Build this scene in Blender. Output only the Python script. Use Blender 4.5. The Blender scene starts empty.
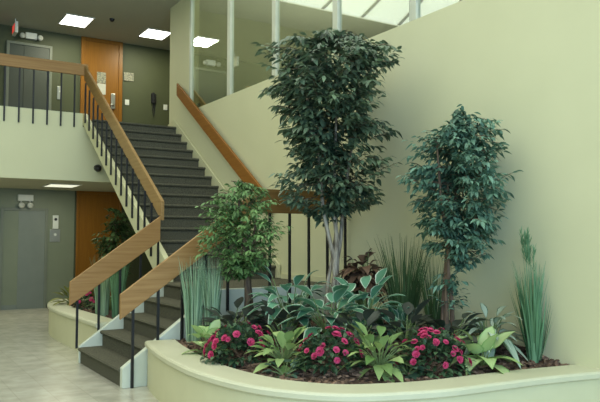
import bpy, bmesh, math, random
from mathutils import Vector, Matrix
C = bpy.context.scene.collection
PI = math.pi
V = Vector

# ------------------------------------------------------------------ materials
def new_mat(name):
    m = bpy.data.materials.new(name); m.use_nodes = True
    nt = m.node_tree; b = nt.nodes['Principled BSDF']
    return m, nt, b

def ramp(nt, stops):
    r = nt.nodes.new('ShaderNodeValToRGB')
    while len(r.color_ramp.elements) < len(stops): r.color_ramp.elements.new(0.5)
    for e, (p, c) in zip(r.color_ramp.elements, stops):
        e.position = p; e.color = (*c, 1)
    return r

def mat(name, c, rough=.6, c2=None, scale=8, metal=0, spec=.4, bump=0, stretch=None, detail=4, lo=.35, hi=.65):
    """noise-mottled procedural surface"""
    m, nt, b = new_mat(name)
    tc = nt.nodes.new('ShaderNodeTexCoord'); mp = nt.nodes.new('ShaderNodeMapping')
    nt.links.new(tc.outputs['Object'], mp.inputs[0])
    if stretch: mp.inputs['Scale'].default_value = stretch
    n = nt.nodes.new('ShaderNodeTexNoise'); n.inputs['Scale'].default_value = scale; n.inputs['Detail'].default_value = detail
    nt.links.new(mp.outputs[0], n.inputs['Vector'])
    if c2 is None: c2 = tuple(x*.93 for x in c)
    r = ramp(nt, [(lo, c2), (hi, c)])
    nt.links.new(n.outputs['Fac'], r.inputs[0]); nt.links.new(r.outputs[0], b.inputs['Base Color'])
    b.inputs['Roughness'].default_value = rough; b.inputs['Metallic'].default_value = metal
    b.inputs['Specular IOR Level'].default_value = spec
    if bump:
        bp = nt.nodes.new('ShaderNodeBump'); bp.inputs['Strength'].default_value = bump; bp.inputs['Distance'].default_value = .01
        nt.links.new(n.outputs['Fac'], bp.inputs['Height']); nt.links.new(bp.outputs[0], b.inputs['Normal'])
    return m

def emis(name, c, s):
    m, nt, b = new_mat(name)
    b.inputs['Base Color'].default_value = (*c, 1)
    b.inputs['Emission Color'].default_value = (*c, 1); b.inputs['Emission Strength'].default_value = s
    return m

def wood(name, c, c2, axis='X', rough=.45):
    st = {'X': (1.2, 22, 22), 'Y': (22, 1.2, 22), 'Z': (22, 22, 1.2)}[axis]
    return mat(name, c, rough, c2, scale=1.6, stretch=st, detail=6, lo=.3, hi=.7, spec=.3)

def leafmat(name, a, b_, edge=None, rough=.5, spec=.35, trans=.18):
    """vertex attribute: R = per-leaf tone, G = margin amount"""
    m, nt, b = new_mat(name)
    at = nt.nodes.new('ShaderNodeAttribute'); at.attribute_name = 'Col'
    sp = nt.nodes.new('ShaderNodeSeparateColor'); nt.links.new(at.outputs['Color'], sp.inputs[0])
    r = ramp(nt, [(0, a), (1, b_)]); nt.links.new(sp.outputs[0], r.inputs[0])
    out = r.outputs[0]
    if edge:
        mx = nt.nodes.new('ShaderNodeMix'); mx.data_type = 'RGBA'
        r2 = ramp(nt, [(.35, (0, 0, 0)), (.75, (1, 1, 1))]); nt.links.new(sp.outputs[1], r2.inputs[0])
        nt.links.new(r2.outputs[0], mx.inputs['Factor'])
        nt.links.new(out, mx.inputs[6]); mx.inputs[7].default_value = (*edge, 1)
        out = mx.outputs[2]
    nt.links.new(out, b.inputs['Base Color'])
    b.inputs['Roughness'].default_value = rough; b.inputs['Specular IOR Level'].default_value = spec
    tr = nt.nodes.new('ShaderNodeBsdfTranslucent'); nt.links.new(out, tr.inputs[0])
    ms = nt.nodes.new('ShaderNodeMixShader'); ms.inputs[0].default_value = trans
    nt.links.new(b.outputs[0], ms.inputs[1]); nt.links.new(tr.outputs[0], ms.inputs[2])
    nt.links.new(ms.outputs[0], nt.nodes['Material Output'].inputs[0])
    return m

M = {}
M['cream'] = mat('cream_paint', (.63, .62, .385), .7, (.61, .60, .37), 1.5)
M['cream_stair'] = mat('cream_stair_paint', (.60, .59, .36), .6, (.57, .555, .335), 3)
M['white_str'] = mat('pale_stringer_paint', (.60, .64, .52), .5, (.55, .59, .47), 3)
M['plant_wall'] = mat('planter_paint', (.60, .585, .37), .55, (.57, .555, .345), 3)
M['plant_cap'] = mat('planter_cap_paint', (.57, .565, .39), .45, (.54, .535, .365), 4)
M['olive'] = mat('olive_paint', (.060, .070, .028), .6, (.053, .062, .025), 2)
M['sage'] = mat('sage_panel', (.17, .19, .12), .5, (.155, .175, .11), 2)
M['ceil'] = mat('ceiling_tile', (.46, .46, .36), .9, (.42, .42, .33), 30)
M['soffit'] = mat('soffit_paint', (.46, .45, .33), .8, (.44, .43, .31), 3)
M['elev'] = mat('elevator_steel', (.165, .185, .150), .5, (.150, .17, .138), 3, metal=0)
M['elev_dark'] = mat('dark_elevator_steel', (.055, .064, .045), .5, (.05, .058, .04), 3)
M['frame_m'] = mat('door_frame_paint', (.15, .165, .12), .5)
M['orange'] = wood('orange_veneer', (.235, .098, .008), (.19, .076, .006), 'Z', .4)
M['oak'] = wood('oak_rail', (.37, .215, .078), (.275, .148, .048), 'X')
M['oak_y'] = wood('oak_rail_run', (.34, .215, .08), (.26, .15, .05), 'Y')
M['oak_dark'] = wood('amber_wall_rail', (.30, .13, .022), (.23, .09, .014), 'Y')
M['oak_guard'] = wood('oak_guard', (.27, .15, .045), (.2, .105, .03), 'X')
M['black'] = mat('black_iron', (.012, .013, .012), .45, (.009, .009, .009), 20)
M['carpet'] = mat('stair_carpet', (.15, .145, .10), .95, (.055, .054, .04), 130, spec=.1, bump=.6)
M['mulch'] = leafmat('bark', (.055, .032, .02), (.27, .17, .11), rough=.9, trans=0)
M['bark'] = mat('pale_bark', (.46, .40, .30), .85, (.16, .13, .095), 6, stretch=(7, 7, 1), bump=.5)
M['bark2'] = mat('brown_bark', (.17, .115, .07), .85, (.07, .045, .03), 6, stretch=(7, 7, 1), bump=.5)
M['white'] = mat('white_plastic', (.62, .63, .55), .45)
M['grey'] = mat('grey_plastic', (.3, .31, .27), .4)
M['steel'] = mat('brushed_steel', (.42, .43, .38), .3, metal=.7)
M['paper'] = mat('paper', (.5, .49, .4), .8)
M['paper_g'] = mat('printed_paper', (.32, .31, .22), .8, (.16, .16, .12), 40, lo=.45, hi=.55)
M['mull'] = mat('window_mullion_paint', (.60, .61, .47), .45)
M['gasket'] = mat('dark_gasket', (.05, .06, .06), .4)
M['red'] = emis('exit_red', (.8, .05, .03), .6)
M['tube'] = emis('diffuser', (1, 1, .9), 6.0)
M['tube_dim'] = emis('dim_diffuser', (.95, .95, .75), .85)
M['clerestory'] = emis('glow_curb_panel', (.9, .92, .76), .68)  # emission stands in for daylight falling on the curb wall
M['dark'] = mat('office_paint', (.40, .40, .25), .9)
M['beam'] = mat('roof_beam_paint', (.28, .28, .24), .7)
M['lens'] = mat('lamp_lens', (.5, .5, .42), .2)

# floor: pale polished vinyl tile
m, nt, b = new_mat('vinyl_floor'); M['floor'] = m
tc = nt.nodes.new('ShaderNodeTexCoord')
br = nt.nodes.new('ShaderNodeTexBrick'); br.offset = 0; br.inputs['Scale'].default_value = 1
br.inputs['Brick Width'].default_value = .305; br.inputs['Row Height'].default_value = .305
br.inputs['Mortar Size'].default_value = .0025
br.inputs['Color1'].default_value = (.50, .485, .40, 1); br.inputs['Color2'].default_value = (.45, .435, .355, 1)
br.inputs['Mortar'].default_value = (.36, .34, .27, 1)
nt.links.new(tc.outputs['Object'], br.inputs['Vector'])
n = nt.nodes.new('ShaderNodeTexNoise'); n.inputs['Scale'].default_value = 5; n.inputs['Detail'].default_value = 8
nt.links.new(tc.outputs['Object'], n.inputs['Vector'])
r = ramp(nt, [(.3, (.80, .80, .78)), (.7, (1.1, 1.1, 1.08))]); nt.links.new(n.outputs['Fac'], r.inputs[0])
mx = nt.nodes.new('ShaderNodeMix'); mx.data_type = 'RGBA'; mx.blend_type = 'MULTIPLY'; mx.inputs['Factor'].default_value = 1
nt.links.new(br.outputs['Color'], mx.inputs[6]); nt.links.new(r.outputs[0], mx.inputs[7])
nt.links.new(mx.outputs[2], b.inputs['Base Color']); b.inputs['Roughness'].default_value = .22; b.inputs['Specular IOR Level'].default_value = .4

# reflective window glass
m, nt, b = new_mat('window_glass'); M['glass'] = m
g = nt.nodes.new('ShaderNodeBsdfGlossy'); g.inputs['Roughness'].default_value = .02; g.inputs['Color'].default_value = (.95, .97, .95, 1)
t = nt.nodes.new('ShaderNodeBsdfTransparent'); t.inputs[0].default_value = (.8, .85, .8, 1)
ms = nt.nodes.new('ShaderNodeMixShader'); ms.inputs[0].default_value = .42
nt.links.new(t.outputs[0], ms.inputs[1]); nt.links.new(g.outputs[0], ms.inputs[2])
nt.links.new(ms.outputs[0], nt.nodes['Material Output'].inputs[0])

# ------------------------------------------------------------------ mesh helpers
class MB:
    def __init__(s): s.v = []; s.f = []; s.c = []
    def add(s, vs, fs, col=(.5, 0)):
        o = len(s.v); s.v += [tuple(x) for x in vs]
        s.f += [tuple(i+o for i in f) for f in fs]
        s.c += [col]*len(vs) if isinstance(col, tuple) else col
        return s
    def box(s, x0, x1, y0, y1, z0, z1, col=(.5, 0)):
        vs = [(x, y, z) for x in (x0, x1) for y in (y0, y1) for z in (z0, z1)]
        return s.add(vs, [(0, 1, 3, 2), (4, 6, 7, 5), (0, 4, 5, 1), (2, 3, 7, 6), (0, 2, 6, 4), (1, 5, 7, 3)], col)
    def prism(s, poly, axis, a, b):
        """poly of 2-D points extruded along axis from a to b"""
        k = len(poly)
        def p(u, w, t): return {'X': (t, u, w), 'Y': (u, t, w), 'Z': (u, w, t)}[axis]
        vs = [p(u, w, a) for u, w in poly] + [p(u, w, b) for u, w in poly]
        fs = [tuple(range(k)), tuple(range(2*k-1, k-1, -1))] + [(i, (i+1) % k, (i+1) % k+k, i+k) for i in range(k)]
        return s.add(vs, fs)
    def tube(s, pts, rad, n=8, col=(.5, 0), cap=True):
        pts = [V(p) for p in pts]
        if not hasattr(rad, '__len__'): rad = [rad]*len(pts)
        vs = []; fs = []
        for i, p in enumerate(pts):
            d = (pts[min(i+1, len(pts)-1)] - pts[max(i-1, 0)]).normalized()
            a = d.cross(V((0, 0, 1)) if abs(d.z) < .95 else V((1, 0, 0))).normalized(); b_ = d.cross(a)
            vs += [p + (a*math.cos(2*PI*k/n) + b_*math.sin(2*PI*k/n))*rad[i] for k in range(n)]
        for i in range(len(pts)-1):
            for k in range(n): fs.append((i*n+k, i*n+(k+1) % n, (i+1)*n+(k+1) % n, (i+1)*n+k))
        if cap: fs += [tuple(range(n)), tuple(range(len(vs)-1, len(vs)-n-1, -1))]
        return s.add(vs, fs, col)
    def sweep(s, path, sec):
        """closed section [(inward offset, z)] swept along a 2-D path; inward = right-hand side of travel"""
        k = len(sec); vs = []; fs = []
        for i, p in enumerate(path):
            d = (V(path[min(i+1, len(path)-1)]) - V(path[max(i-1, 0)])).normalized()
            nrm = V((-d.y, d.x))
            vs += [(p[0]+nrm.x*o, p[1]+nrm.y*o, z) for o, z in sec]
        for i in range(len(path)-1):
            for j in range(k): fs.append((i*k+j, i*k+(j+1) % k, (i+1)*k+(j+1) % k, (i+1)*k+j))
        fs += [tuple(range(k)), tuple(range(len(vs)-1, len(vs)-k-1, -1))]
        return s.add(vs, fs)
    def leaf(s, p, d, L, W, prof, bend=.3, fold=.15, up=V((0, 0, 1)), tone=None, wide=False, rng=random):
        p = V(p); d = V(d).normalized()
        side = d.cross(up)
        if side.length < .05: side = d.cross(V((1, 0, 0)))
        side.normalize(); nrm = side.cross(d).normalized()
        tone = rng.random() if tone is None else tone
        vs = []; fs = []; cs = []
        xs = (-1, -.62, 0, .62, 1) if wide else (-1, 0, 1)
        k = len(xs)
        for t, w in prof:
            c = p + d*(L*t) + V((0, 0, -1))*(bend*L*t*t)
            for x in xs:
                vs.append(c + side*(x*w*W*.5) + nrm*(abs(x)*fold*w*W*.5))
                e = 1.0 if abs(x) == 1 else (.0 if wide else .0)
                if t > .96 or (t < .02): e = max(e, .6)
                cs.append((tone, e))
        for i in range(len(prof)-1):
            for j in range(k-1): fs.append((i*k+j, i*k+j+1, (i+1)*k+j+1, (i+1)*k+j))
        s.add(vs, fs, cs)
    def build(s, name, m, parent=None, smooth=False, bevel=0, color=False):
        me = bpy.data.meshes.new(name); me.from_pydata(s.v, [], s.f)
        bm = bmesh.new(); bm.from_mesh(me); bmesh.ops.recalc_face_normals(bm, faces=bm.faces)
        bm.to_mesh(me); bm.free()
        if color:
            a = me.color_attributes.new('Col', 'FLOAT_COLOR', 'POINT')
            buf = []
            for r_, g_ in s.c: buf += [r_, g_, 0, 1]
            a.data.foreach_set('color', buf)
        if smooth: me.polygons.foreach_set('use_smooth', [True]*len(me.polygons))
        me.materials.append(m); me.update()
        o = bpy.data.objects.new(name, me); C.objects.link(o)
        if parent: o.parent = parent; o.matrix_parent_inverse = Matrix.Translation(-parent.location) @ Matrix.Identity(4) if False else Matrix.Identity(4); 
        if parent and parent.type == 'EMPTY':
            off = parent.location
            for v_ in me.vertices: v_.co -= off
        if bevel:
            md = o.modifiers.new('bevel', 'BEVEL'); md.width = bevel; md.segments = 2; md.limit_method = 'ANGLE'
        return o

def tag(o, label, cat, group=None, kind=None):
    o['label'] = label; o['category'] = cat
    if group: o['group'] = group
    if kind: o['kind'] = kind
    return o
def thing(name, loc, label, cat, group=None):
    o = bpy.data.objects.new(name, None); C.objects.link(o); o.location = loc; o.empty_display_size = .1
    return tag(o, label, cat, group)
def struct(name, mb, m, parent=None, bevel=0):
    o = mb.build(name, m, parent, bevel=bevel)
    if parent is None: o['kind'] = 'structure'
    return o
def subpart(name, mb, m, parent, **k):
    """child of a mesh part whose own parent is a thing: vertices given in world space"""
    root = parent.parent
    o = mb.build(name, m, None, **k)
    if root is not None and root.type == 'EMPTY':
        for v_ in o.data.vertices: v_.co -= root.location
    o.parent = parent
    return o

def smooth_path(pts, n=8):
    out = []
    P = [V(p) for p in pts]
    for i in range(len(P)-1):
        a, b_, c, d = P[max(i-1, 0)], P[i], P[i+1], P[min(i+2, len(P)-1)]
        for k in range(n):
            t = k/n
            out.append(.5*((2*b_) + (c-a)*t + (2*a-5*b_+4*c-d)*t*t + (3*b_-a-3*c+d)*t**3))
    out.append(P[-1]); return [(p.x, p.y) for p in out]

# ------------------------------------------------------------------ the setting
XW = 5.0                                  # face of the long right wall
ZF = 3.7                                  # upper floor
struct('floor', MB().box(-9, 11, -5, 16.2, -.1, 0), M['floor'])
struct('wall_back', MB().box(-9, 11, 15.93, 16.15, 0, 6.4), M['olive'])
struct('wall_left', MB().box(-9.2, -9, -5, 16.2, 0, 7.4), M['cream'])
struct('wall_right', MB().prism([(-5, 0), (13.0, 0), (13.0, 6.5), (12.0, 6.5), (12.0, 3.925), (-5, 3.925)], 'X', XW, XW+.2), M['cream'])
struct('wall_right_header', MB().box(XW, XW+.2, -5, 12.0, 6.22, 7.4), M['cream'])
struct('wall_partition', MB().box(XW+.2, 11, 12.8, 13.0, 3.7, 6.5), M['dark'])
struct('wall_far_right', MB().box(11, 11.2, -5, 16.2, 0, 7), M['dark'])
struct('ceiling', MB().box(-9, 11, 11.45, 16.15, 6.2, 6.4), M['ceil'])
struct('ceiling_office', MB().box(XW+.2, 11, -5, 11.45, 6.3, 6.4), M['dark'])
struct('floor_upper', MB().box(-9, 3.26, 13.03, 15.93, 2.66, ZF).box(3.26, 11, 13.03, 15.93, 2.66, ZF), M['carpet'])
struct('floor_office', MB().box(XW+.2, 11, -5, 12.8, 3.5, 3.7), M['carpet'])
struct('ceiling_lower', MB().box(-9, 11, 13.03, 15.93, 2.62, 2.66), M['soffit'])
struct('wall_balcony', MB().prism([(-9, 2.6), (4.985, 2.6), (4.985, 3.62), (3.285, 3.62), (3.285, 3.87), (-9, 3.87)], 'Y', 12.97, 13.06), M['cream'])
struct('window_clerestory', MB().box(-9, 5, 11.40, 11.46, 6.2, 7.4), M['clerestory'])  # unseen curb wall, glow added so the panes mirror a bright band
bmx = MB()
for i in range(14): bmx.prism([(-7.6+i, 6.2), (-7.53+i, 6.2), (-8.73+i, 7.4), (-8.8+i, 7.4)], 'Y', 11.34, 11.39)
struct('trim_2', bmx, M['beam'])
bmx = MB()
for i in range(9): bmx.box(-8.6+i*1.7, -8.45+i*1.7, -5, 11.4, 6.9, 7.2)
for i in range(7): bmx.box(-9, 5, -4+i*2.4, -3.9+i*2.4, 6.95, 7.2)
struct('ceiling_skylight_frame', bmx, M['beam'])
struct('baseboard_landing', MB().box(XW-.018, XW, 6.9, 8.62, .95, 1.02), M['cream_stair'])
struct('baseboard_back', MB().box(3.32, 3.92, 15.91, 15.93, 0, .1).box(-9, 2.30, 15.91, 15.93, 0, .1), M['gasket'])

# sage panelling strips of the lower lobby back wall
struct('trim_1', MB().box(-9, 3.88, 15.905, 15.93, .1, 2.62), M['sage'])

# elevator and orange doors (panels, frames, handles belong to each door)
def door(name, x0, x1, z0, z1, panel, frame, double=False, y=15.93, fw_=.06):
    f = MB().box(x0-fw_, x0, y-.05, y, z0, z1+fw_).box(x1, x1+fw_, y-.05, y, z0, z1+fw_).box(x0, x1, y-.05, y, z1, z1+fw_)
    root = bpy.data.objects.new(name, None); C.objects.link(root); root.location = ((x0+x1)/2, y, z0); root['kind'] = 'structure'
    f.build('door_frame', frame, root, bevel=.005)
    xm = x0 + (x1-x0)*.36
    if double:
        MB().box(x0, xm-.002, y-.022, y, z0, z1).build('door_panel', panel, root)
        MB().box(xm+.002, x1, y-.03, y, z0, z1).build('door_panel', panel, root)
    else:
        MB().box(x0, x1, y-.03, y, z0, z1).build('door_panel', panel, root)
    return root
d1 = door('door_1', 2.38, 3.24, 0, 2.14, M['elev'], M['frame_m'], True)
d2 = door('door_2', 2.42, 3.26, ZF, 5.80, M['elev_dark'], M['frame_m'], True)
d3 = door('door_3', 4.05, 4.84, ZF, 6.12, M['orange'], M['orange'], fw_=.09)
hd = MB().box(4.66, 4.76, 15.86, 15.90, 4.58, 4.94).build('lock_plate', M['steel'], d3, bevel=.01)
kn = MB().tube([(4.71, 15.86, 4.66), (4.71, 15.80, 4.66), (4.62, 15.79, 4.66)], .018); subpart('door_handle', kn, M['steel'], hd, smooth=True)
d4 = door('door_4', 3.98, 4.90, 0, 2.56, M['orange'], M['orange'], fw_=.06)

# windows: dark reflective panes between pale mullions
ys = [12.0, 10.33, 8.80, 7.20, 5.70, 3.9, 2.0, 0.0, -2.2]
for i in range(len(ys)-1):
    a, b_ = ys[i+1], ys[i]
    root = bpy.data.objects.new('window_%d' % (i+1), None); C.objects.link(root); root.location = (XW+.05, (a+b_)/2, 3.925); root['kind'] = 'structure'
    e0 = .09 if i else .07
    MB().box(XW+.0, XW+.07, b_-e0, b_, 3.925, 6.22).build('window_frame', M['mull'], root, bevel=.006)
    MB().box(XW+.0, XW+.07, a, a+.02, 3.925, 6.22).build('window_frame', M['mull'], root)
    MB().box(XW+.02, XW+.07, a+.02, a+.045, 3.925, 6.22).build('window_gasket', M['gasket'], root)
    MB().box(XW+.035, XW+.041, a+.02, b_-e0, 3.925, 6.22).build('window_pane', M['glass'], root)

# ------------------------------------------------------------------ staircase
LR, LRUN, LX0 = .19, .265, 2.20
UR, URUN, UY0 = 2.75/15, .278, 8.62
Y0, Y1 = 6.98, 8.60
UX0, UX1 = 3.36, 4.95
st = thing('staircase', (3.6, 7.8, 0), 'carpeted dogleg staircase with pale stringers rising from lobby floor to balcony', 'staircase')
def step_prof(r0, z0, z1, run):
    return [(r0, z0), (r0, z1-.05), (r0-.022, z1-.042), (r0-.034, z1-.022), (r0-.024, z1-.004), (r0-.008, z1), (r0+run, z1), (r0+run, z0)]
for i in range(5):
    run = LRUN if i < 4 else 4.98-(LX0+4*LRUN)
    MB().prism(step_prof(LX0+i*LRUN, max(0, LR*i-.02) if i < 4 else .70, LR*(i+1), run), 'Y', Y0, Y1).build('step' if i < 4 else 'landing', M['carpet'], st)
for j in range(15):
    run = URUN if j < 14 else .42
    MB().prism(step_prof(UY0+j*URUN, .95+UR*j-.02, .95+UR*(j+1), run), 'X', UX0, UX1).build('step', M['carpet'], st)
def noseL(x): return LR + (x-2.17)*LR/LRUN
def noseU(y): return .95+UR + (y-(UY0-.03))*UR/URUN
for yy0, yy1 in ((6.90, Y0), (Y1, 8.66)):
    p = [(2.185, 0), (2.185, .2), (2.185+(.955-.2)*LRUN/LR, .957)]
    p += [(4.99, .957), (4.99, 0)] if yy0 < 7 else [(3.36, .957), (3.36, 0)]
    MB().prism(p, 'Y', yy0, yy1).build('stringer', M['white_str'], st, bevel=.006)
yt = 12.95
MB().prism([(8.52, .72), (8.52, noseU(8.52)+.08), (yt, min(noseU(yt), 3.79)+.08), (yt, noseU(yt)-.36), ], 'X', 3.285, UX0).build('stringer', M['cream_stair'], st, bevel=.006)
MB().prism([(8.52, .955), (8.52, noseU(8.52)+.06), (12.62, noseU(12.62)+.06), (12.95, ZF+.1), (12.95, ZF), (12.5, noseU(12.5)-.3), (8.7, .955)], 'X', UX1, 4.985).build('stringer', M['cream_stair'], st, bevel=.006)
MB().prism([(8.66, .72), (8.66, .93), (12.95, noseU(12.95)-.26), (12.95, noseU(12.95)-.34)], 'X', UX0, UX1).build('soffit', M['cream_stair'], st)
MB().box(3.37, 4.98, 8.60, 8.66, 0, .72).build('landing_wall', M['cream_stair'], st)

# ------------------------------------------------------------------ railings
def baluster(parent, x, y, z0, z1, tmpl=[None]):
    MB().box(x-.013, x+.013, y-.013, y+.013, z0, z1).build('baluster', M['black'], parent)

T = .045
# railing on the far side of the lower flight
r_ = thing('stair_railing', (2.17, 8.67, 0), 'oak board railing with black balusters on the lower steps, on elevator side', 'railing', )
xa, xb = 2.07, 3.22
MB().prism([(xa, noseL(xa)+.87), (xb, noseL(xb)+.87), (xb, noseL(xb)+.55), (xa, noseL(xa)+.575)], 'Y', 8.64, 8.64+T).build('handrail', M['oak'], r_, bevel=.006)
for k in range(4):
    x = 2.17+.265*k; baluster(r_, x, 8.675, noseL(x)-.02, noseL(x)+.6)
# near side: sloping board, then level guard across the landing
r_ = thing('stair_railing', (2.28, 6.88, 0), 'oak board railing nearest the camera, from bottom step then level behind tall ficus', 'railing')
xa, xk = 2.145, 3.72
h = .77
MB().prism([(xa, .95), (xk, 2.08), (xk, 1.80), (xa, .695)], 'Y', 6.86, 6.86+T).build('handrail', M['oak'], r_, bevel=.006)
MB().box(xk, 4.995, 6.86, 6.86+T, 1.81, 2.085).build('guard_board', M['oak_guard'], r_, bevel=.006)
for k in range(11):
    x = 2.28+.2665*k
    zb = 0.0 if k == 0 else max(.03, min(.72, noseL(x)-.32))
    zt = min(1.84, .95-.255+(x-xa)*.717+.06)
    baluster(r_, x, 6.88, zb, zt)
# upper flight, open side
r_ = thing('stair_railing', (3.30, 8.7, .95), 'oak board railing with black balusters on open left side of the upper flight', 'railing')
ya, yb = 8.80, 12.93
MB().prism([(ya, noseU(ya)+.75), (yb, noseU(yb)+.77), (yb, noseU(yb)+.51), (ya, noseU(ya)+.49)], 'X', 3.285, 3.285+T).build('handrail', M['oak_y'], r_, bevel=.006)
for k in range(15):
    y = 8.86+.278*k; baluster(r_, 3.27, y, noseU(y)-.22, noseU(y)+.52)
# wall handrail
r_ = thing('wall_handrail', (4.94, 10.3, 2.9), 'amber wooden board handrail fixed to cream wall along right side of upper flight', 'handrail')
ya, yb = 8.72, 12.35
MB().prism([(ya, noseU(ya)+.90), (yb, noseU(yb)+.91), (yb, noseU(yb)+.67), (ya, noseU(ya)+.64)], 'X', 4.89, 4.935).build('handrail', M['oak_dark'], r_, bevel=.006)
for y in (9.2, 10.3, 11.8):
    MB().box(4.93, 4.998, y-.03, y+.03, noseU(y)+.74, noseU(y)+.80).build('bracket', M['black'], r_)
# balcony guard
r_ = thing('balcony_railing', (0, 12.95, 3.6), 'level oak board railing with black balusters along the upper balcony edge', 'railing')
MB().box(-8.9, 3.36, 12.93, 12.975, 4.585, 4.80).build('handrail', M['oak_guard'] if False else M['oak'], r_, bevel=.006)
x = 3.12
while x > -3:
    baluster(r_, x, 12.95, 3.60, 4.60); x -= .242

# ------------------------------------------------------------------ planters
OUT = smooth_path([(2.41, 6.885), (2.31, 6.4), (2.22, 5.7), (2.20, 5.03), (2.31, 4.42), (2.50, 4.05), (2.75, 3.80), (3.08, 3.65), (3.45, 3.55), (3.93, 3.51), (4.45, 3.46), (4.985, 3.37)])
OUT2 = smooth_path([(2.40, 8.68), (2.38, 9.5), (2.35, 10.5), (2.40, 11.4), (2.56, 12.1), (2.9, 12.55), (3.4, 12.72), (4.0, 12.78), (4.985, 12.8)])
ZC = .465
def offset(path, o):
    out = []
    for i, p in enumerate(path):
        d = (V(path[min(i+1, len(path)-1)]) - V(path[max(i-1, 0)])).normalized()
        out.append((p[0]-d.y*o, p[1]+d.x*o))
    return out
def planter(path, label, sgn, loc, z=ZC, cw=.31):
    p = thing('planter', loc, label, 'planter', )
    s_ = sgn
    MB().sweep(path, [(s_*.03, 0), (s_*.03, z-.05), (s_*(cw-.02), z-.05), (s_*(cw-.02), 0)]).build('planter_wall', M['plant_wall'], p, smooth=False)
    MB().sweep(path, [(s_*.012, z-.062), (s_*.0, z-.05), (0, z-.018), (s_*.012, z-.004), (s_*.03, z), (s_*cw, z), (s_*cw, z-.062)]).build('planter_cap', M['plant_cap'], p)
    return p
planter(OUT, 'large curved cream planter with thick rim, along right wall in foreground', 1, (3.4, 5.2, 0))
planter(OUT2, 'smaller curved cream planter behind the lower steps, beside the elevator lobby', -1, (3.4, 10.7, 0))

def sstep(a, b_, x):
    t = max(0, min(1, (x-a)/(b_-a))); return t*t*(3-2*t)
IN1 = offset(OUT, .30); IN2 = offset(OUT2, -.30)
def dist(path, x, y): return min(math.hypot(p[0]-x, p[1]-y) for p in path)
def soil1(x, y): return ZC-.03 + .15*sstep(0, .9, dist(IN1, x, y)) + .012*math.sin(x*9+y*5)
def soil2(x, y): return ZC-.03 + .06*sstep(0, .9, dist(IN2, x, y))
def inside(poly, x, y):
    c = False; k = len(poly)
    for i in range(k):
        x1, y1 = poly[i]; x2, y2 = poly[(i+1) % k]
        if (y1 > y) != (y2 > y) and x < (x2-x1)*(y-y1)/(y2-y1)+x1: c = not c
    return c
def mulch(path, far, soil, seed, nchips, label):
    """terrain strips between the rim and the walls behind, covered in loose bark chips"""
    rng = random.Random(seed); mb = MB()
    poly = list(path) + far
    bm = bmesh.new()
    xs = [p[0] for p in poly]; ysx = [p[1] for p in poly]
    st_ = .09
    nx = int((max(xs)-min(xs))/st_)+2; ny = int((max(ysx)-min(ysx))/st_)+2
    idx = {}
    vs = []; fs = []
    def vid(i, j):
        if (i, j) not in idx:
            x = min(min(xs)+i*st_, max(xs)); y = min(min(ysx)+j*st_, max(ysx)); idx[i, j] = len(vs)
            vs.append((x, y, soil(x, y)-.012))
        return idx[i, j]
    big = list(offset(path, -.1 if path is IN1 else .1)) + far
    for i in range(nx):
        for j in range(ny):
            if inside(big, min(xs)+(i+.5)*st_, min(ysx)+(j+.5)*st_):
                fs.append((vid(i, j), vid(i+1, j), vid(i+1, j+1), vid(i, j+1)))
    mb.add(vs, fs, (.12, 0))
    k = 0
    while k < nchips:
        x = rng.uniform(min(xs), max(xs)); y = rng.uniform(min(ysx), max(ysx))
        if not inside(poly, x, y): continue
        k += 1
        L, W, Tt = rng.uniform(.015, .045), rng.uniform(.008, .018), rng.uniform(.003, .008)
        a = rng.uniform(0, PI); tl = rng.uniform(-.5, .5); c = V((x, y, soil(x, y)+rng.uniform(-.008, .008)))
        u = V((math.cos(a)*math.cos(tl), math.sin(a)*math.cos(tl), math.sin(tl))); w = u.cross(V((0, 0, 1))).normalized(); n_ = w.cross(u)
        vs = [c+u*(sx*L)+w*(sy*W)+n_*(sz*Tt) for sx in (-1, 1) for sy in (-1, 1) for sz in (-1, 1)]
        mb.add(vs, [(0, 1, 3, 2), (4, 6, 7, 5), (0, 4, 5, 1), (2, 3, 7, 6), (0, 2, 6, 4), (1, 5, 7, 3)], (rng.random()**1.4, 0))
    o = mb.build('bark_mulch', M['mulch'], None, color=True)
    tag(o, label, 'mulch', kind='stuff')
mulch(IN1, [(4.93, 6.86), (2.75, 6.86)], soil1, 3, 5200, 'brown bark mulch covering the bed of the large foreground planter')
mulch(IN2, [(4.93, 8.70), (2.66, 8.70)], soil2, 4, 1200, 'brown bark mulch in the smaller planter behind the steps')

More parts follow.
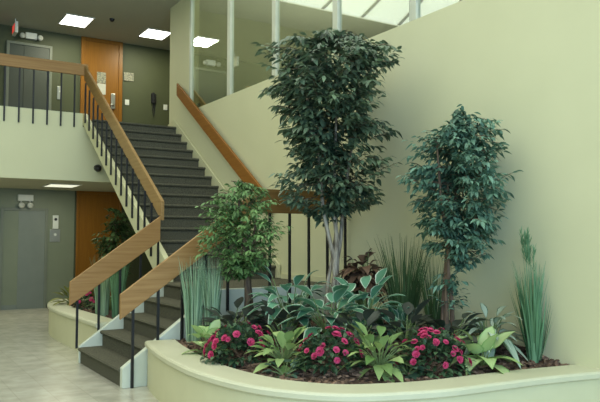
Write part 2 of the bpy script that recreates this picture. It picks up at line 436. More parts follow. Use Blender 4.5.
# ------------------------------------------------------------------ plants
OV = [(0, .05), (.18, .62), (.42, 1), (.7, .72), (1, .02)]          # ovate
LA = [(0, .15), (.3, .9), (.6, 1), (1, .02)]                         # lance
HE = [(0, .55), (.12, 1), (.4, .9), (.7, .55), (1, .02)]             # heart
def unit(rng, zlo=-1, zhi=1):
    z = rng.uniform(zlo, zhi); a = rng.uniform(0, 2*PI); r = math.sqrt(max(0, 1-z*z))
    return V((r*math.cos(a), r*math.sin(a), z))
def lerp_prof(prof, z):
    for (z0, r0), (z1, r1) in zip(prof, prof[1:]):
        if z0 <= z <= z1: return r0+(r1-r0)*(z-z0)/(z1-z0)
    return 0
def crown(axis, prof, nt_, nl, L, W, seed, xmax=4.93, droop=.35, shell=.3, avoid=None, lobes=.3, squash=1):
    """leafy crown: twigs fill the envelope prof [(z, radius)]"""
    rng = random.Random(seed); lv = MB(); tw = MB()
    ph = [rng.uniform(0, 6.28) for _ in range(6)]
    zs = [p[0] for p in prof]; rmax = max(p[1] for p in prof)
    k = 0; ca = cz = 0
    while k < nt_:
        if k % 6 == 0 or cz == 0:                     # a new bough every few twigs
            cz = rng.uniform(zs[0], zs[-1]); ca = rng.uniform(0, 2*PI); cr = rng.uniform(shell, 1)
            if rng.random() > lerp_prof(prof, cz)/rmax: cz = 0; continue
        z = min(zs[-1], max(zs[0], cz + rng.gauss(0, .075))); R = lerp_prof(prof, z)
        k += 1
        a = ca + rng.gauss(0, .22)
        Rn = R*(1+lobes*.5*(math.sin(2*a+ph[0]+3*z)+.7*math.sin(3*a+ph[1]-5*z)+.5*math.sin(5*a+ph[2]+9*z)))
        rr = Rn*math.sqrt(min(1.12, max(.05, cr + rng.gauss(0, .12))))
        ax = axis(z)
        o = V((math.cos(a), math.sin(a), 0))
        tip = V((ax[0], ax[1], z)) + o*rr
        if tip.x > xmax: tip.x = xmax - rng.random()*.12
        d = (o + V((0, 0, rng.uniform(-.35, .7)))).normalized()
        tl = rng.uniform(.6, 1.2)*L*3.2
        base = tip - d*tl
        if k % 3 == 0: tw.tube([base, base.lerp(tip, .5)+V((0, 0, .01)), tip], [.004, .003, .0015], 4, cap=False)
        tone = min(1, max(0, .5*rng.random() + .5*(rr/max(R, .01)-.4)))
        for i in range(nl):
            t = (i+.6)/nl
            p = base.lerp(tip, t)
            sd = d.cross(V((0, 0, 1))).normalized()*(1 if i % 2 else -1)
            ld = (d*rng.uniform(.3, 1) + sd*rng.uniform(.3, 1.1) + V((0, 0, rng.uniform(-.8, .25)))).normalized()
            if i == nl-1: ld = (d+V((0, 0, -.3))).normalized()
            l_ = L*rng.uniform(.7, 1.25)
            e = p+ld*l_
            if e.x > xmax+.04: ld.x = -abs(ld.x)
            lv.leaf(p, ld, l_, W*rng.uniform(.8, 1.2), OV, droop*rng.uniform(.4, 1.4), rng.uniform(-.1, .35),
                    up=(V((0, 0, 1))+unit(rng)*.5).normalized(), tone=min(1, max(0, tone+rng.uniform(-.25, .25))), rng=rng)
    return lv, tw

def stems(root, paths, m):
    for pts, ra in paths:
        MB().tube(smooth3(pts), [ra[0]+(ra[1]-ra[0])*i/(len(smooth3(pts))-1) for i in range(len(smooth3(pts)))], 9).build('trunk', m, root, smooth=True)
def smooth3(pts, n=5):
    P = [V(p) for p in pts]; out = []
    for i in range(len(P)-1):
        a, b_, c, d = P[max(i-1, 0)], P[i], P[i+1], P[min(i+2, len(P)-1)]
        for k in range(n):
            t = k/n
            out.append(.5*((2*b_)+(c-a)*t+(2*a-5*b_+4*c-d)*t*t+(3*b_-a-3*c+d)*t**3))
    return out+[P[-1]]

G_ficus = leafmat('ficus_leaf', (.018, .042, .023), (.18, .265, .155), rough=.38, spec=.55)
G_ficus2 = leafmat('ficus_leaf_blue', (.035, .085, .052), (.20, .36, .25), rough=.42)
G_small = leafmat('ficus_leaf_bright', (.035, .095, .022), (.24, .40, .14), rough=.45)
G_grass = leafmat('grass_blue', (.11, .215, .115), (.40, .55, .34), rough=.6)
G_grass2 = leafmat('grass_green', (.05, .15, .06), (.19, .36, .19), rough=.55)
G_grass3 = leafmat('grass_dark', (.025, .06, .014), (.09, .17, .06), rough=.6)
G_hosta = leafmat('hosta_leaf', (.06, .18, .10), (.16, .36, .22), edge=(.58, .70, .53), rough=.45)
G_dieff = leafmat('silver_leaf', (.36, .45, .33), (.5, .58, .44), edge=(.035, .10, .045), rough=.45)
G_lime = leafmat('lime_leaf', (.10, .20, .05), (.40, .52, .20), rough=.5)
G_lime2 = leafmat('lime_leaf_speckled', (.34, .48, .18), (.54, .66, .32), edge=(.24, .42, .13), rough=.5)
G_az = leafmat('azalea_leaf', (.018, .045, .022), (.09, .17, .075), rough=.45)
G_pet = leafmat('azalea_petal', (.40, .02, .08), (.68, .075, .20), rough=.6)
G_brown = leafmat('bronze_leaf', (.06, .036, .024), (.24, .14, .085), edge=(.06, .04, .022), rough=.5)
G_dark = leafmat('plum_leaf', (.022, .035, .024), (.10, .105, .08), edge=(.045, .065, .045), rough=.45)
G_ivy = leafmat('ivy_leaf', (.02, .05, .03), (.10, .18, .12), rough=.5)
G_croton = leafmat('croton_leaf', (.10, .12, .02), (.34, .34, .10), rough=.5)
M['petiole'] = mat('petiole', (.14, .20, .07), .6)
M['rock'] = mat('stone', (.16, .15, .13), .9, (.07, .065, .055), 8, bump=.5)

# tall ficus -------------------------------------------------------------
bx_, by_ = 4.13, 5.95; bz = soil1(bx_, by_)
t = thing('ficus_tree', (bx_, by_, bz), 'tallest ficus tree with several pale twisting trunks and broad dark crown in large planter', 'tree')
ax = lambda z: (4.10 + .02*(z-2), 5.95)
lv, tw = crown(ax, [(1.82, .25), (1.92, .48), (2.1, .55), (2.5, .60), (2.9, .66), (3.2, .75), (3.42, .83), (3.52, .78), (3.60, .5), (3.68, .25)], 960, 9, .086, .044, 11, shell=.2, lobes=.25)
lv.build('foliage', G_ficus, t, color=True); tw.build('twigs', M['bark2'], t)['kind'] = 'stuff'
stems(t, [
    ([(bx_-.025, by_-.02, bz-.03), (bx_-.035, by_-.03, .95), (bx_+.0, by_-.03, 1.2), (bx_-.07, by_-.02, 1.5), (bx_-.14, by_, 1.85), (bx_-.2, by_, 2.4), (bx_-.34, by_, 3.0)], (.036, .012)),
    ([(bx_+.02, by_-.03, bz-.03), (bx_+.03, by_-.03, .95), (bx_-.02, by_-.04, 1.22), (bx_+.01, by_-.04, 1.5), (bx_-.02, by_-.03, 1.85), (bx_+.02, by_, 2.4), (bx_+.05, by_, 3.3)], (.036, .012)),
    ([(bx_+.05, by_+.01, bz-.03), (bx_+.045, by_, .95), (bx_+.05, by_+.02, 1.25), (bx_+.10, by_+.02, 1.5), (bx_+.13, by_+.01, 1.85), (bx_+.22, by_, 2.4), (bx_+.36, by_, 3.1)], (.034, .012)),
    ([(bx_-.05, by_+.04, bz-.03), (bx_-.05, by_+.05, 1.0), (bx_+.02, by_+.05, 1.35), (bx_+.06, by_+.05, 1.8), (bx_-.1, by_+.1, 2.5)], (.026, .010))], M['bark'])

# right ficus ------------------------------------------------------------
bx_, by_ = 4.34, 4.5; bz = soil1(bx_, by_)
t = thing('ficus_tree', (bx_, by_, bz), 'medium bluish-green ficus tree with slender brown trunks standing close to the right wall', 'tree')
ax = lambda z: (4.48 + .02*(z-2), 4.46)
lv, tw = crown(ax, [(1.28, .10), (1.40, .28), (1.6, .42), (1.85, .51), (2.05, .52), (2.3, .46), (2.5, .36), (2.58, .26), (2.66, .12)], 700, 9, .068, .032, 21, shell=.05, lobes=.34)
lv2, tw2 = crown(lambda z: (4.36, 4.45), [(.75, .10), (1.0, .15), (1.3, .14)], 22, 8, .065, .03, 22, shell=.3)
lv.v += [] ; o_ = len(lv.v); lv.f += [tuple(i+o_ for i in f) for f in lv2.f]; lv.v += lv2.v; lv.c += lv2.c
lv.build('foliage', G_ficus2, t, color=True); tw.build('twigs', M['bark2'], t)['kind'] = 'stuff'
stems(t, [
    ([(bx_, by_, bz-.03), (bx_-.01, by_, 1.0), (bx_+.02, by_, 1.4), (bx_-.06, by_, 1.9), (bx_-.1, by_, 2.4)], (.026, .008)),
    ([(bx_+.04, by_-.02, bz-.03), (bx_+.03, by_-.03, .95), (bx_+.0, by_-.02, 1.3), (bx_+.10, by_, 1.8), (bx_+.2, by_, 2.35)], (.024, .008)),
    ([(bx_-.04, by_+.02, bz-.03), (bx_-.02, by_+.03, .95), (bx_+.03, by_+.03, 1.4), (bx_+.03, by_, 2.0)], (.018, .008))], M['bark2'])

# small ficus ------------------------------------------------------------
bx_, by_ = 3.26, 6.25; bz = soil1(bx_, by_)
t = thing('ficus_tree', (bx_, by_, bz), 'small bright green ficus tree on short brown trunk, in front of stair railing', 'tree')
ax = lambda z: (3.17, 6.22)
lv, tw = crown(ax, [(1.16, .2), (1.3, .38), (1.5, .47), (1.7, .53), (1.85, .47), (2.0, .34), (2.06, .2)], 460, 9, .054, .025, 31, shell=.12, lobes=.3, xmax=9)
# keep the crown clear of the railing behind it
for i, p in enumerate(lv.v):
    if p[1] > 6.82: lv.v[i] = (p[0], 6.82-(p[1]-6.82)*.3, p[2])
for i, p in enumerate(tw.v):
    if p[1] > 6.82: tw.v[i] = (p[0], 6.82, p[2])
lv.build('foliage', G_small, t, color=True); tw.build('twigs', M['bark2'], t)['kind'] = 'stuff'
stems(t, [
    ([(bx_, by_, bz-.03), (bx_+.01, by_, .9), (bx_-.01, by_, 1.2), (bx_-.06, by_, 1.6), (bx_-.1, by_, 1.9)], (.046, .012)),
    ([(bx_+.05, by_, bz-.03), (bx_+.045, by_, .85), (bx_+.03, by_+.01, 1.2), (bx_+.1, by_, 1.7)], (.032, .01))], M['bark2'])

# tree in the smaller planter --------------------------------------------
bx_, by_ = 3.56, 11.75; bz = soil2(bx_, by_)
t = thing('ficus_tree', (bx_, by_, bz), 'dark green ficus in smaller planter under the stairs, before orange door', 'tree')
lv, tw = crown(lambda z: (3.54, 11.75), [(.75, .1), (.95, .27), (1.3, .36), (1.65, .40), (1.88, .30), (2.02, .08)], 260, 9, .075, .032, 41, shell=.15, xmax=9)
lv.build('foliage', leafmat('ficus_leaf_dark', (.02, .055, .01), (.12, .19, .06)), t, color=True); tw.build('twigs', M['bark2'], t)['kind'] = 'stuff'  # dark green is this tree's own leaf colour
stems(t, [([(bx_, by_, bz-.03), (bx_-.01, by_, .9), (bx_+.02, by_, 1.3), (bx_, by_, 1.8)], (.03, .01))], M['bark2'])

# grasses ----------------------------------------------------------------
def grass(x, y, soil, hgt, rad, spread, n, m, seed, label, group=None, W=.011, lean=(0, 0), curl=.06, hmin=.55, xmax=4.97):
    rng = random.Random(seed); z = soil(x, y)
    t = thing('ornamental_grass', (x, y, z), label, 'grass', group)
    mb = MB()
    for i in range(n):
        a = rng.uniform(0, 2*PI); r = rad*math.sqrt(rng.random())
        p = V((x+r*math.cos(a), y+r*math.sin(a), z-.02))
        s_ = spread*math.sqrt(rng.random())
        a2 = a + rng.uniform(-.6, .6)
        d = V((s_*math.cos(a2)+lean[0], s_*math.sin(a2)+lean[1], 1)).normalized()
        H = hgt*rng.uniform(hmin, 1); tone = rng.random(); w = W*rng.uniform(.6, 1.2)
        sd = V((math.cos(a+1.3), math.sin(a+1.3), 0)) if i % 2 else V((.85, -.53, 0))
        vs = []; fs = []; o = V((math.cos(a2), math.sin(a2), -.15))*curl*rng.uniform(0, 1.6)
        for k in range(6):
            tt = k/5; c = p + d*(H*tt) + o*(H*tt**3)
            c.x = min(c.x, xmax)
            ww = w*(1-tt**2*.85)*.5
            vs += [c-sd*ww, c+sd*ww]
            if k: fs.append((2*k-2, 2*k-1, 2*k+1, 2*k))
        mb.add(vs, fs, (tone, 0))
    mb.build('blades', m, t, color=True)
    return t
grass(2.81, 6.55, soil1, .92, .07, .075, 190, G_grass, 51, 'leftmost pale blue-green grass clump in large planter, beside the stair railing', )
grass(2.96, 6.45, soil1, .90, .065, .07, 170, G_grass, 52, 'second pale blue-green grass clump, between leftmost clump and the small ficus')
grass(4.70, 5.50, soil1, 1.02, .10, .26, 190, G_grass3, 53, 'dark green fan of grass against the wall between the two larger ficus trees')
grass(4.70, 5.05, soil1, .85, .06, .20, 90, G_grass3, 54, 'smaller dark grass tuft right behind the trunks of the medium ficus')
t = grass(4.83, 3.98, soil1, .88, .045, .10, 190, G_grass2, 55, 'tall bright green grass with feathery tip at right end of large planter', lean=(-.02, .01), W=.012, curl=.05)
rng = random.Random(56); mb = MB(); x, y = 4.83, 3.98; z = soil1(x, y)
for i in range(7):                                   # wispy seed plumes
    d = V((-.10+rng.uniform(-.05, .10), rng.uniform(-.06, .06), 1)).normalized(); H = rng.uniform(.92, 1.10)
    p = V((x, y, z)); tip = p+d*H; mb.tube([p, tip], [.003, .0015], 4, (.6, 0))
    for k in range(34):
        q = p.lerp(tip, rng.uniform(.78, 1)); l = unit(rng, 0, 1)
        mb.leaf(q, (l+d*1.8).normalized(), .07, .007, LA, 0, 0, tone=rng.uniform(.3, 1), rng=rng)
mb.build('seed_plumes', G_grass2, t, color=True)
mb = MB()
for i in range(80):                                  # shorter outer side sprays
    a = rng.uniform(0, 2*PI); p = V((x+.05*math.cos(a)+.03, y+.05*math.sin(a), z)); s_ = rng.uniform(.12, .30)
    d = V((s_*math.cos(a), s_*math.sin(a), 1)).normalized(); H = rng.uniform(.3, .72)
    q = p+d*H; 
    if q.x > 4.96: continue
    mb.leaf(p, d, H, .016, LA, .06, 0, tone=rng.uniform(0, .8), rng=rng)
mb.build('side_blades', G_grass2, t, color=True)
grass(2.78, 9.75, soil2, .88, .09, .06, 150, G_grass, 57, 'green grass clump in smaller planter, seen under the far railing')
grass(2.92, 9.45, soil2, .90, .08, .06, 120, G_grass2, 58, 'second grass clump in smaller planter, nearer the steps')

# broad-leaved plants ----------------------------------------------------
def rosette(name, cat, x, y, soil, n, L, W, prof, m, seed, label, tilt=(.2, 1.2), bend=.45, pet=.12, wide=True, lift=0, fold=.2, xmax=4.95, group=None):
    rng = random.Random(seed); z = soil(x, y)
    t = thing(name, (x, y, z), label, cat, group)
    mb = MB(); pt = MB()
    for i in range(n):
        a = i*2.399 + rng.uniform(-.3, .3); f = i/max(1, n-1)
        el = tilt[1] + (tilt[0]-tilt[1])*f + rng.uniform(-.12, .12)     # inner leaves upright, outer ones low
        d = V((math.cos(a)*math.cos(el), math.sin(a)*math.cos(el), math.sin(el)))
        pl = pet*rng.uniform(.6, 1.2)*(1.2-.4*f)
        c = V((x, y, z-.01)); b0 = c + V((0, 0, lift*rng.uniform(.5, 1))) + d*pl + V((0, 0, pl*.4))
        l_ = L*rng.uniform(.75, 1.15)
        if (b0+d*l_).x > xmax: d.x = -abs(d.x)*.4; d.normalize()
        pt.tube([c, c.lerp(b0, .5)+V((0, 0, pl*.12)), b0], [.006, .005, .004], 5)
        mb.leaf(b0, d, l_, W*rng.uniform(.8, 1.15), prof, bend*rng.uniform(.5, 1.3), fold, tone=rng.random(), wide=wide, rng=rng,
                up=(V((0, 0, 1))+unit(rng)*.25).normalized())
    mb.build('foliage', m, t, color=True, smooth=True); pt.build('stems', M['petiole'], t)
    return t
HO = [(0, .1), (.14, .58), (.36, 1), (.56, .9), (.8, .48), (.93, .17), (1, .02)]
rosette('hosta', 'plant', 3.45, 5.72, soil1, 44, .32, .11, HO, G_hosta, 61, 'white-edged hosta farthest left, spreading in front of the landing balusters', (-.05, .95), .5, .24, lift=.2)
rosette('hosta', 'plant', 3.52, 5.15, soil1, 34, .33, .14, HO, G_hosta, 62, 'largest white-edged hosta, in front of the tall ficus trunks', (-.1, .9), .45, .18, lift=.16)
rosette('hosta', 'plant', 3.95, 5.2, soil1, 36, .33, .11, HO, G_hosta, 63, 'white-edged hosta to the right of tall ficus, below the bronze plant', (-.05, 1.1), .5, .22, lift=.18)
rosette('hosta', 'plant', 4.22, 4.98, soil1, 30, .27, .09, HO, G_hosta, 64, 'small hosta tucked left of the medium ficus trunks', (.2, 1.2), .5, .14)
rosette('dieffenbachia', 'plant', 4.58, 4.24, soil1, 60, .25, .085, HO, G_dieff, 65, 'silver-centred dark-edged leafy plant between medium ficus and tall right grass', (-.35, 1.0), .6, .13, lift=.16)
rosette('bronze_plant', 'plant', 4.34, 5.74, soil1, 120, .20, .12, HO, G_brown, 66, 'bronze brown broad-leaved plant behind tall ficus, against the wall', (-.4, 1.2), .7, .11, lift=.62, xmax=4.93)
for i, (x, y, n, l, lab) in enumerate([
        (2.96, 5.78, 24, .22, 'dark plum-leaved plant at foot of the small ficus'),
        (3.22, 5.45, 26, .24, 'dark plum-leaved plant right of small ficus, behind the left azalea'),
        (3.05, 6.15, 22, .24, 'dark plum-leaved plant behind small ficus trunk, before the landing'),
        (4.02, 4.68, 28, .28, 'dark plum-leaved plant behind the middle lime plant'),
        (4.24, 4.36, 26, .26, 'dark plum-leaved plant at the foot of the medium ficus'),
        (3.55, 4.72, 26, .26, 'dark plum-leaved plant behind the middle azalea')]):
    rosette('heuchera', 'plant', x, y, soil1, n, l, .12, OV, G_dark, 70+i, lab, (-.05, .95), .35, .16, lift=.06)
rosette('lime_plant', 'plant', 2.66, 5.85, soil1, 24, .20, .13, HE, G_lime2, 81, 'pale yellow-green leafy plant left of the left azalea, near the rim', (-.2, 1.3), .5, .14)
rosette('lime_plant', 'plant', 2.87, 4.86, soil1, 46, .20, .085, OV, G_lime, 82, 'lime green leafy plant between left and middle azaleas', (-.2, 1.1), .4, .15)
rosette('lime_plant', 'plant', 3.37, 4.24, soil1, 44, .22, .085, OV, G_lime, 83, 'lime green leafy plant between middle and right azaleas', (-.25, 1.15), .45, .15)
t = rosette('caladium', 'plant', 4.26, 4.02, soil1, 16, .28, .15, HE, G_lime2, 84, 'pale speckled broad-leaved plant right of the right azalea at rim', (-.1, 1.1), .55, .14)
rosette('trailing_ivy', 'plant', 2.74, 4.62, soil1, 22, .085, .065, HE, G_ivy, 85, 'small dark trailing ivy at the rim below left-hand lime plant', (-.5, .7), .3, .10, wide=False)
rosette('trailing_ivy', 'plant', 3.52, 4.08, soil1, 22, .085, .065, HE, G_ivy, 86, 'small dark trailing ivy at the rim left of right azalea', (-.4, .7), .3, .10, wide=False)

BL = MB(); rng = random.Random(90)                   # one ruffled azalea flower, shared by all
for ring, (nn, tl, l_) in enumerate(((6, .25, .034), (6, .7, .028), (4, 1.1, .02))):
    for i in range(nn):
        a = 2*PI*(i+.5*ring)/nn; d = V((math.cos(a)*math.cos(tl), math.sin(a)*math.cos(tl), math.sin(tl)))
        BL.leaf((0, 0, 0), d, l_, l_*1.1, [(0, .25), (.4, .85), (.75, 1), (1, .45)], .15, .2, tone=rng.random(), rng=rng)
_bl = BL.build('blossom_template', G_pet, None, color=True); BLM = _bl.data; bpy.data.objects.remove(_bl)
def azalea(x, y, soil, rx, h, nl, nb, seed, label):
    rng = random.Random(seed); z = soil(x, y)
    t = thing('azalea', (x, y, z), label, 'flower')
    mb = MB()
    for i in range(nl):
        d = unit(rng, -.3, 1); f = rng.uniform(.55, 1)
        p = V((x+d.x*rx*f, y+d.y*rx*.8*f, z+.035+(d.z*h if d.z > 0 else d.z*.08)*f))
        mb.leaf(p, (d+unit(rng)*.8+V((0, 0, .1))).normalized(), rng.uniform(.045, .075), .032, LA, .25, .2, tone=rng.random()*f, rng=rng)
    mb.build('foliage', G_az, t, color=True)
    st_ = MB()
    for i in range(7):
        d = unit(rng, .3, .9); st_.tube([(x, y, z-.02), (x+d.x*rx*.7, y+d.y*rx*.6, z+d.z*h*.8)], [.005, .003], 4)
    st_.build('stems', M['bark2'], t)
    view = V((-.53, -.85, .25))
    k = 0
    while k < nb:
        d = unit(rng, .1, 1)
        if d.dot(view) < -.1: continue
        o = bpy.data.objects.new('blossom', BLM); C.objects.link(o); o.parent = t
        o.location = (d.x*rx*.98, d.y*rx*.8, .04+d.z*h*.97)
        s_ = rng.uniform(.7, 1.1); o.scale = (s_,)*3
        o.rotation_euler = (d+unit(rng)*.25).to_track_quat('Z', 'Y').to_euler()
        k += 1
    return t
azalea(2.74, 5.36, soil1, .33, .27, 620, 32, 91, 'red-flowered azalea at left, between pale and lime leafy plants')
azalea(3.10, 4.50, soil1, .29, .26, 560, 28, 92, 'red-flowered azalea in the middle, in front of the largest hosta')
azalea(3.82, 4.12, soil1, .33, .30, 640, 32, 93, 'red-flowered azalea at right, in front of the medium ficus')
azalea(2.86, 10.75, soil2, .24, .27, 300, 12, 94, 'dark red flowering plant in smaller planter, under the far railing')
rosette('croton', 'plant', 2.80, 11.5, soil2, 34, .28, .10, OV, G_croton, 95, 'yellow-green croton at far left end of smaller planter', (.1, 1.2), .4, .14)
rosette('croton', 'plant', 2.95, 11.15, soil2, 16, .18, .07, OV, G_dark, 96, 'dark-leaved plant beside croton in smaller planter', (.1, 1.2), .4, .14)
rosette('fern', 'plant', 3.05, 10.2, soil2, 28, .32, .06, LA, leafmat('fern_leaf', (.03, .06, .015), (.13, .20, .06)), 97, 'green arching plant below ficus in smaller planter', (.1, 1.3), .5, .16, wide=False)

# rock by the small ficus
rk = MB(); rng = random.Random(8); bmr = bmesh.new(); bmesh.ops.create_icosphere(bmr, subdivisions=3, radius=1)
cx, cy = 3.36, 6.10; cz = soil1(cx, cy)
for v_ in bmr.verts:
    n_ = 1+.12*math.sin(v_.co.x*4+1)*math.cos(v_.co.y*5)+.08*math.sin(v_.co.z*7+v_.co.x*3)
    rk.v.append((cx+v_.co.x*.16*n_, cy+v_.co.y*.14*n_, cz+.06+v_.co.z*.15*n_)); rk.c.append((.5, 0))
for f_ in bmr.faces: rk.f.append(tuple(v_.index for v_ in f_.verts))
bmr.free()
tag(rk.build('rock', M['rock'], None, smooth=True), 'grey rounded stone beside the small ficus trunk, before the landing', 'rock')

# ------------------------------------------------------------------ fittings
def troffer(x0, x1, y0, y1, z, label, m, group=None):
    t = thing('ceiling_light', ((x0+x1)/2, (y0+y1)/2, z), label, 'light', group)
    MB().box(x0, x1, y0, y1, z-.012, z-.006).build('diffuser', m, t)
    f = MB().box(x0-.03, x0, y0-.03, y1+.03, z-.016, z).box(x1, x1+.03, y0-.03, y1+.03, z-.016, z).box(x0, x1, y0-.03, y0, z-.016, z).box(x0, x1, y1, y1+.03, z-.016, z)
    f.build('frame', M['white'], t)
troffer(3.30, 3.84, 14.45, 15.17, 6.2, 'bright square ceiling light in upper hall nearer the elevator', M['tube'])
troffer(5.07, 5.62, 14.5, 15.15, 6.2, 'bright square ceiling light in upper hall at right, above the light switches', M['tube'])
troffer(2.98, 3.55, 14.1, 14.85, 2.62, 'dim ceiling light in the soffit of the elevator lobby under balcony', M['tube_dim'])

def emergency(x, z, w, label, y=15.93):
    t = thing('emergency_light', (x, y, z), label, 'emergency light')
    MB().box(x-w/2, x+w/2, y-.09, y, z-.07, z+.07).build('housing', M['white'], t, bevel=.01)
    return t
t = emergency(2.82, 2.42, .32, 'white emergency light with two lamps below, above the lower elevator door')
for dx in (-.09, .09):
    mb = MB().tube([(2.82+dx, 15.88, 2.36), (2.82+dx, 15.86, 2.30)], .02)
    mb.tube([(2.82+dx, 15.90, 2.27), (2.82+dx, 15.86, 2.265), (2.82+dx, 15.80, 2.25), (2.82+dx, 15.795, 2.25)], [.03, .06, .065, .02], 12); mb.build('lamp_head', M['lens'], t, smooth=True)
t = emergency(2.86, 6.02, .24, 'grey emergency light with side lamps, above the upper elevator door')
for dx in (-.19, .18):
    mb = MB().tube([(2.86+dx*.6, 15.88, 6.02), (2.86+dx, 15.88, 6.01)], .015)
    mb.tube([(2.86+dx, 15.90, 6.0), (2.86+dx, 15.86, 6.0), (2.86+dx, 15.80, 5.99), (2.86+dx, 15.795, 5.99)], [.03, .055, .06, .02], 12); mb.build('lamp_head', M['lens'], t, smooth=True)

# exit sign hanging edge-on from the hall ceiling
ex, ey, ez = 2.44, 15.35, 5.98
t = thing('exit_sign', (ex, ey, 6.2), 'hanging white sign with red EXIT lettering, seen edge-on left of upper emergency light', 'sign')
MB().box(ex-.03, ex+.03, ey-.17, ey+.17, ez-.12, ez+.12).build('housing', M['white'], t, bevel=.006)
MB().box(ex-.01, ex+.01, ey-.01, ey+.01, ez+.12, 6.2).build('stem', M['white'], t)
def letter(s, y0, mb):
    w, hh, k = .055, .15, .016; x0, x1 = ex-.035, ex-.029; zb = ez-.075
    B = lambda a, b_, c, d: mb.box(x0, x1, y0-b_, y0-a, zb+c, zb+d)
    if s == 'E': B(0, k, 0, hh); B(0, w, 0, k); B(0, w, hh/2-k/2, hh/2+k/2); B(0, w, hh-k, hh)
    if s == 'I': B(w/2-k/2, w/2+k/2, 0, hh)
    if s == 'T': B(w/2-k/2, w/2+k/2, 0, hh); B(0, w, hh-k, hh)
    if s == 'X':
        for sg in (0, 1):
            a0, a1 = (0, w-k) if sg else (w-k, 0)
            mb.prism([(y0-a0, zb), (y0-a0-k, zb), (y0-a1-k, zb+hh), (y0-a1, zb+hh)], 'X', x0, x1)
mb = MB()
for i, ch in enumerate('EXIT'): letter(ch, ey+.145-i*.075, mb)
mb.build('lettering', M['red'], t)

# smoke detector
mb = MB(); mb.tube([(4.19, 14.29, 6.2), (4.19, 14.29, 6.17), (4.19, 14.29, 6.15), (4.19, 14.29, 6.14)], [.055, .05, .04, .015], 16)
tag(mb.build('smoke_detector', M['black'], None, smooth=False), 'small dark round detector on hall ceiling between the two square lights', 'smoke detector')
# security camera dome on balcony front, beside the upper flight
t = thing('security_camera', (3.56, 12.97, 2.86), 'small black round camera on the balcony front beside the upper stringer', 'camera')
mb = MB().tube([(3.56, 12.97, 2.86), (3.56, 12.90, 2.86)], .06, 12); mb.build('mount', M['black'], t)
mb = MB().tube([(3.56, 12.91, 2.86), (3.56, 12.87, 2.84), (3.56, 12.83, 2.83), (3.56, 12.80, 2.825)], [.06, .068, .052, .016], 14); mb.build('dome', M['black'], t, smooth=True)

def plate(name, x, z, w, h_, m, label, cat, y=15.93, d=.02):
    t = thing(name, (x, y, z), label, cat)
    MB().box(x-w/2, x+w/2, y-d, y, z-h_/2, z+h_/2).build('plate', m, t, bevel=.004)
    return t
t = plate('call_panel', 3.46, 1.60, .22, .28, M['steel'], 'grey elevator call panel on the wall right of lower elevator door', 'call panel', y=15.905)
mb = MB().tube([(3.46, 15.885, 1.62), (3.46, 15.87, 1.62)], .03, 12); mb.build('button', M['white'], t)
t = plate('wall_phone', 3.46, 1.90, .12, .30, M['white'], 'white rounded intercom with black centre above the lower call panel', 'intercom', y=15.905, d=.05)
mb = MB().tube([(3.46, 15.855, 1.96), (3.46, 15.845, 1.96)], .032, 12); mb.build('speaker', M['black'], t)
t = plate('call_panel', 3.50, 4.83, .10, .30, M['steel'], 'slim metal call panel right of the upper elevator door', 'call panel')
MB().tube([(3.50, 15.91, 4.86), (3.50, 15.90, 4.86)], .02, 10).build('button', M['white'], t)
t = plate('light_switch', 5.06, 4.78, .10, .13, M['white'], 'white light switch right of the orange upper door', 'light switch')
MB().box(5.05, 5.07, 15.895, 15.91, 4.76, 4.80).build('toggle', M['white'], t)
t = plate('light_switch', 6.02, 4.76, .10, .13, M['white'], 'white light switch near the corner, right of the black phone', 'light switch')
MB().box(6.01, 6.03, 15.895, 15.91, 4.74, 4.78).build('toggle', M['white'], t)
t = plate('room_sign', 5.09, 5.40, .24, .20, M['paper_g'], 'small faint grey notice plate on olive wall beside orange upper door', 'sign')
tag(MB().box(4.33, 4.54, 15.892, 15.9, 5.16, 5.42).build('notice', M['paper_g'], None), 'grey printed paper notice taped to the orange upper door', 'notice')
tag(MB().box(4.34, 4.54, 15.892, 15.9, 4.90, 5.15).build('notice', M['paper'], None), 'blank-looking white paper notice below grey notice on orange door', 'notice')
t = thing('wall_telephone', (5.71, 15.93, 4.9), 'black wall telephone with hanging cord on the olive upper wall', 'telephone')
MB().box(5.65, 5.77, 15.87, 15.93, 4.82, 5.06).build('phone_body', M['black'], t, bevel=.01)
MB().box(5.67, 5.71, 15.82, 15.87, 4.80, 5.08).build('handset', M['black'], t, bevel=.01)
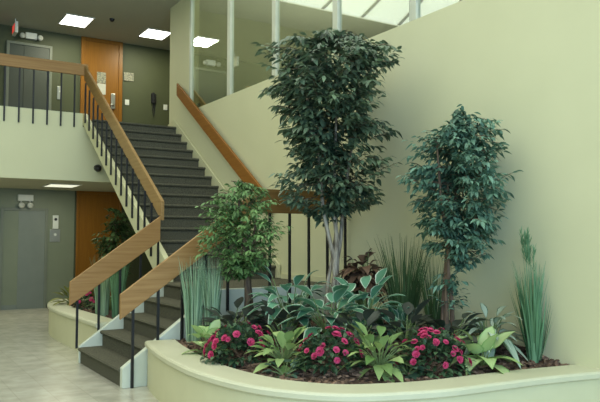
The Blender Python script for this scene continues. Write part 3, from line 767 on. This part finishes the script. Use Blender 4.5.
MB().tube([(5.72, 15.88, 4.82), (5.74, 15.89, 4.66), (5.71, 15.89, 4.50), (5.69, 15.89, 4.66), (5.69, 15.88, 4.8)], .012, 6).build('cord', M['black'], t)

# ------------------------------------------------------------------ light
W_ = bpy.data.worlds.new('sky'); bpy.context.scene.world = W_; W_.use_nodes = True
bg = W_.node_tree.nodes['Background']; bg.inputs[0].default_value = (.84, .96, .90, 1); bg.inputs[1].default_value = .8
def area(name, loc, rot, sx, sy, power, col):
    l = bpy.data.lights.new(name, 'AREA'); l.shape = 'RECTANGLE'; l.size = sx; l.size_y = sy; l.energy = power; l.color = col
    o = bpy.data.objects.new(name, l); C.objects.link(o); o.location = loc; o.rotation_euler = rot; return o
area('skylight', (-1.5, 3.5, 7.6), (0, 0, 0), 12, 14, 1050, (1, 1, .86))
area('window_daylight', (-1, -4.6, 3.2), (math.radians(90), 0, 0), 11, 5, 590, (.60, 1, 1.55))

area('hall_light', (3.57, 14.8, 6.17), (0, 0, 0), .5, .65, 42, (1, .97, .72))
area('hall_light_right', (5.35, 14.8, 6.17), (0, 0, 0), .5, .6, 42, (1, .97, .72))
area('hall_fill_left', (-1.5, 14.6, 6.17), (0, 0, 0), .5, .6, 60, (1, .97, .72))  # unseen fill without a fixture, added to brighten the upper hall
area('lobby_light', (3.26, 14.5, 2.59), (0, 0, 0), .5, .65, 22, (1, .97, .72))
area('lobby_fill_left', (0, 14.5, 2.59), (0, 0, 0), .5, .65, 30, (1, .97, .72))  # added fill out of view, no fixture, lifts the dim lobby
area('office_fill', (7.4, 8.5, 4.3), (PI, 0, 0), 3, 7, 300, (1, .98, .8))  # unseen fill added to light the office ceiling and lift the panes

cam = bpy.data.cameras.new('camera'); co = bpy.data.objects.new('camera', cam); C.objects.link(co)
yaw = math.atan(427/685); pit = math.atan(39/685)
co.location = (0, 0, 1.5); co.rotation_euler = (PI/2+pit, 0, -yaw)
cam.sensor_width = 36; cam.lens = 685/600*36; cam.clip_start = .05
bpy.context.scene.camera = co
bpy.context.scene.view_settings.view_transform = 'Standard'
bpy.context.scene.view_settings.look = 'None'
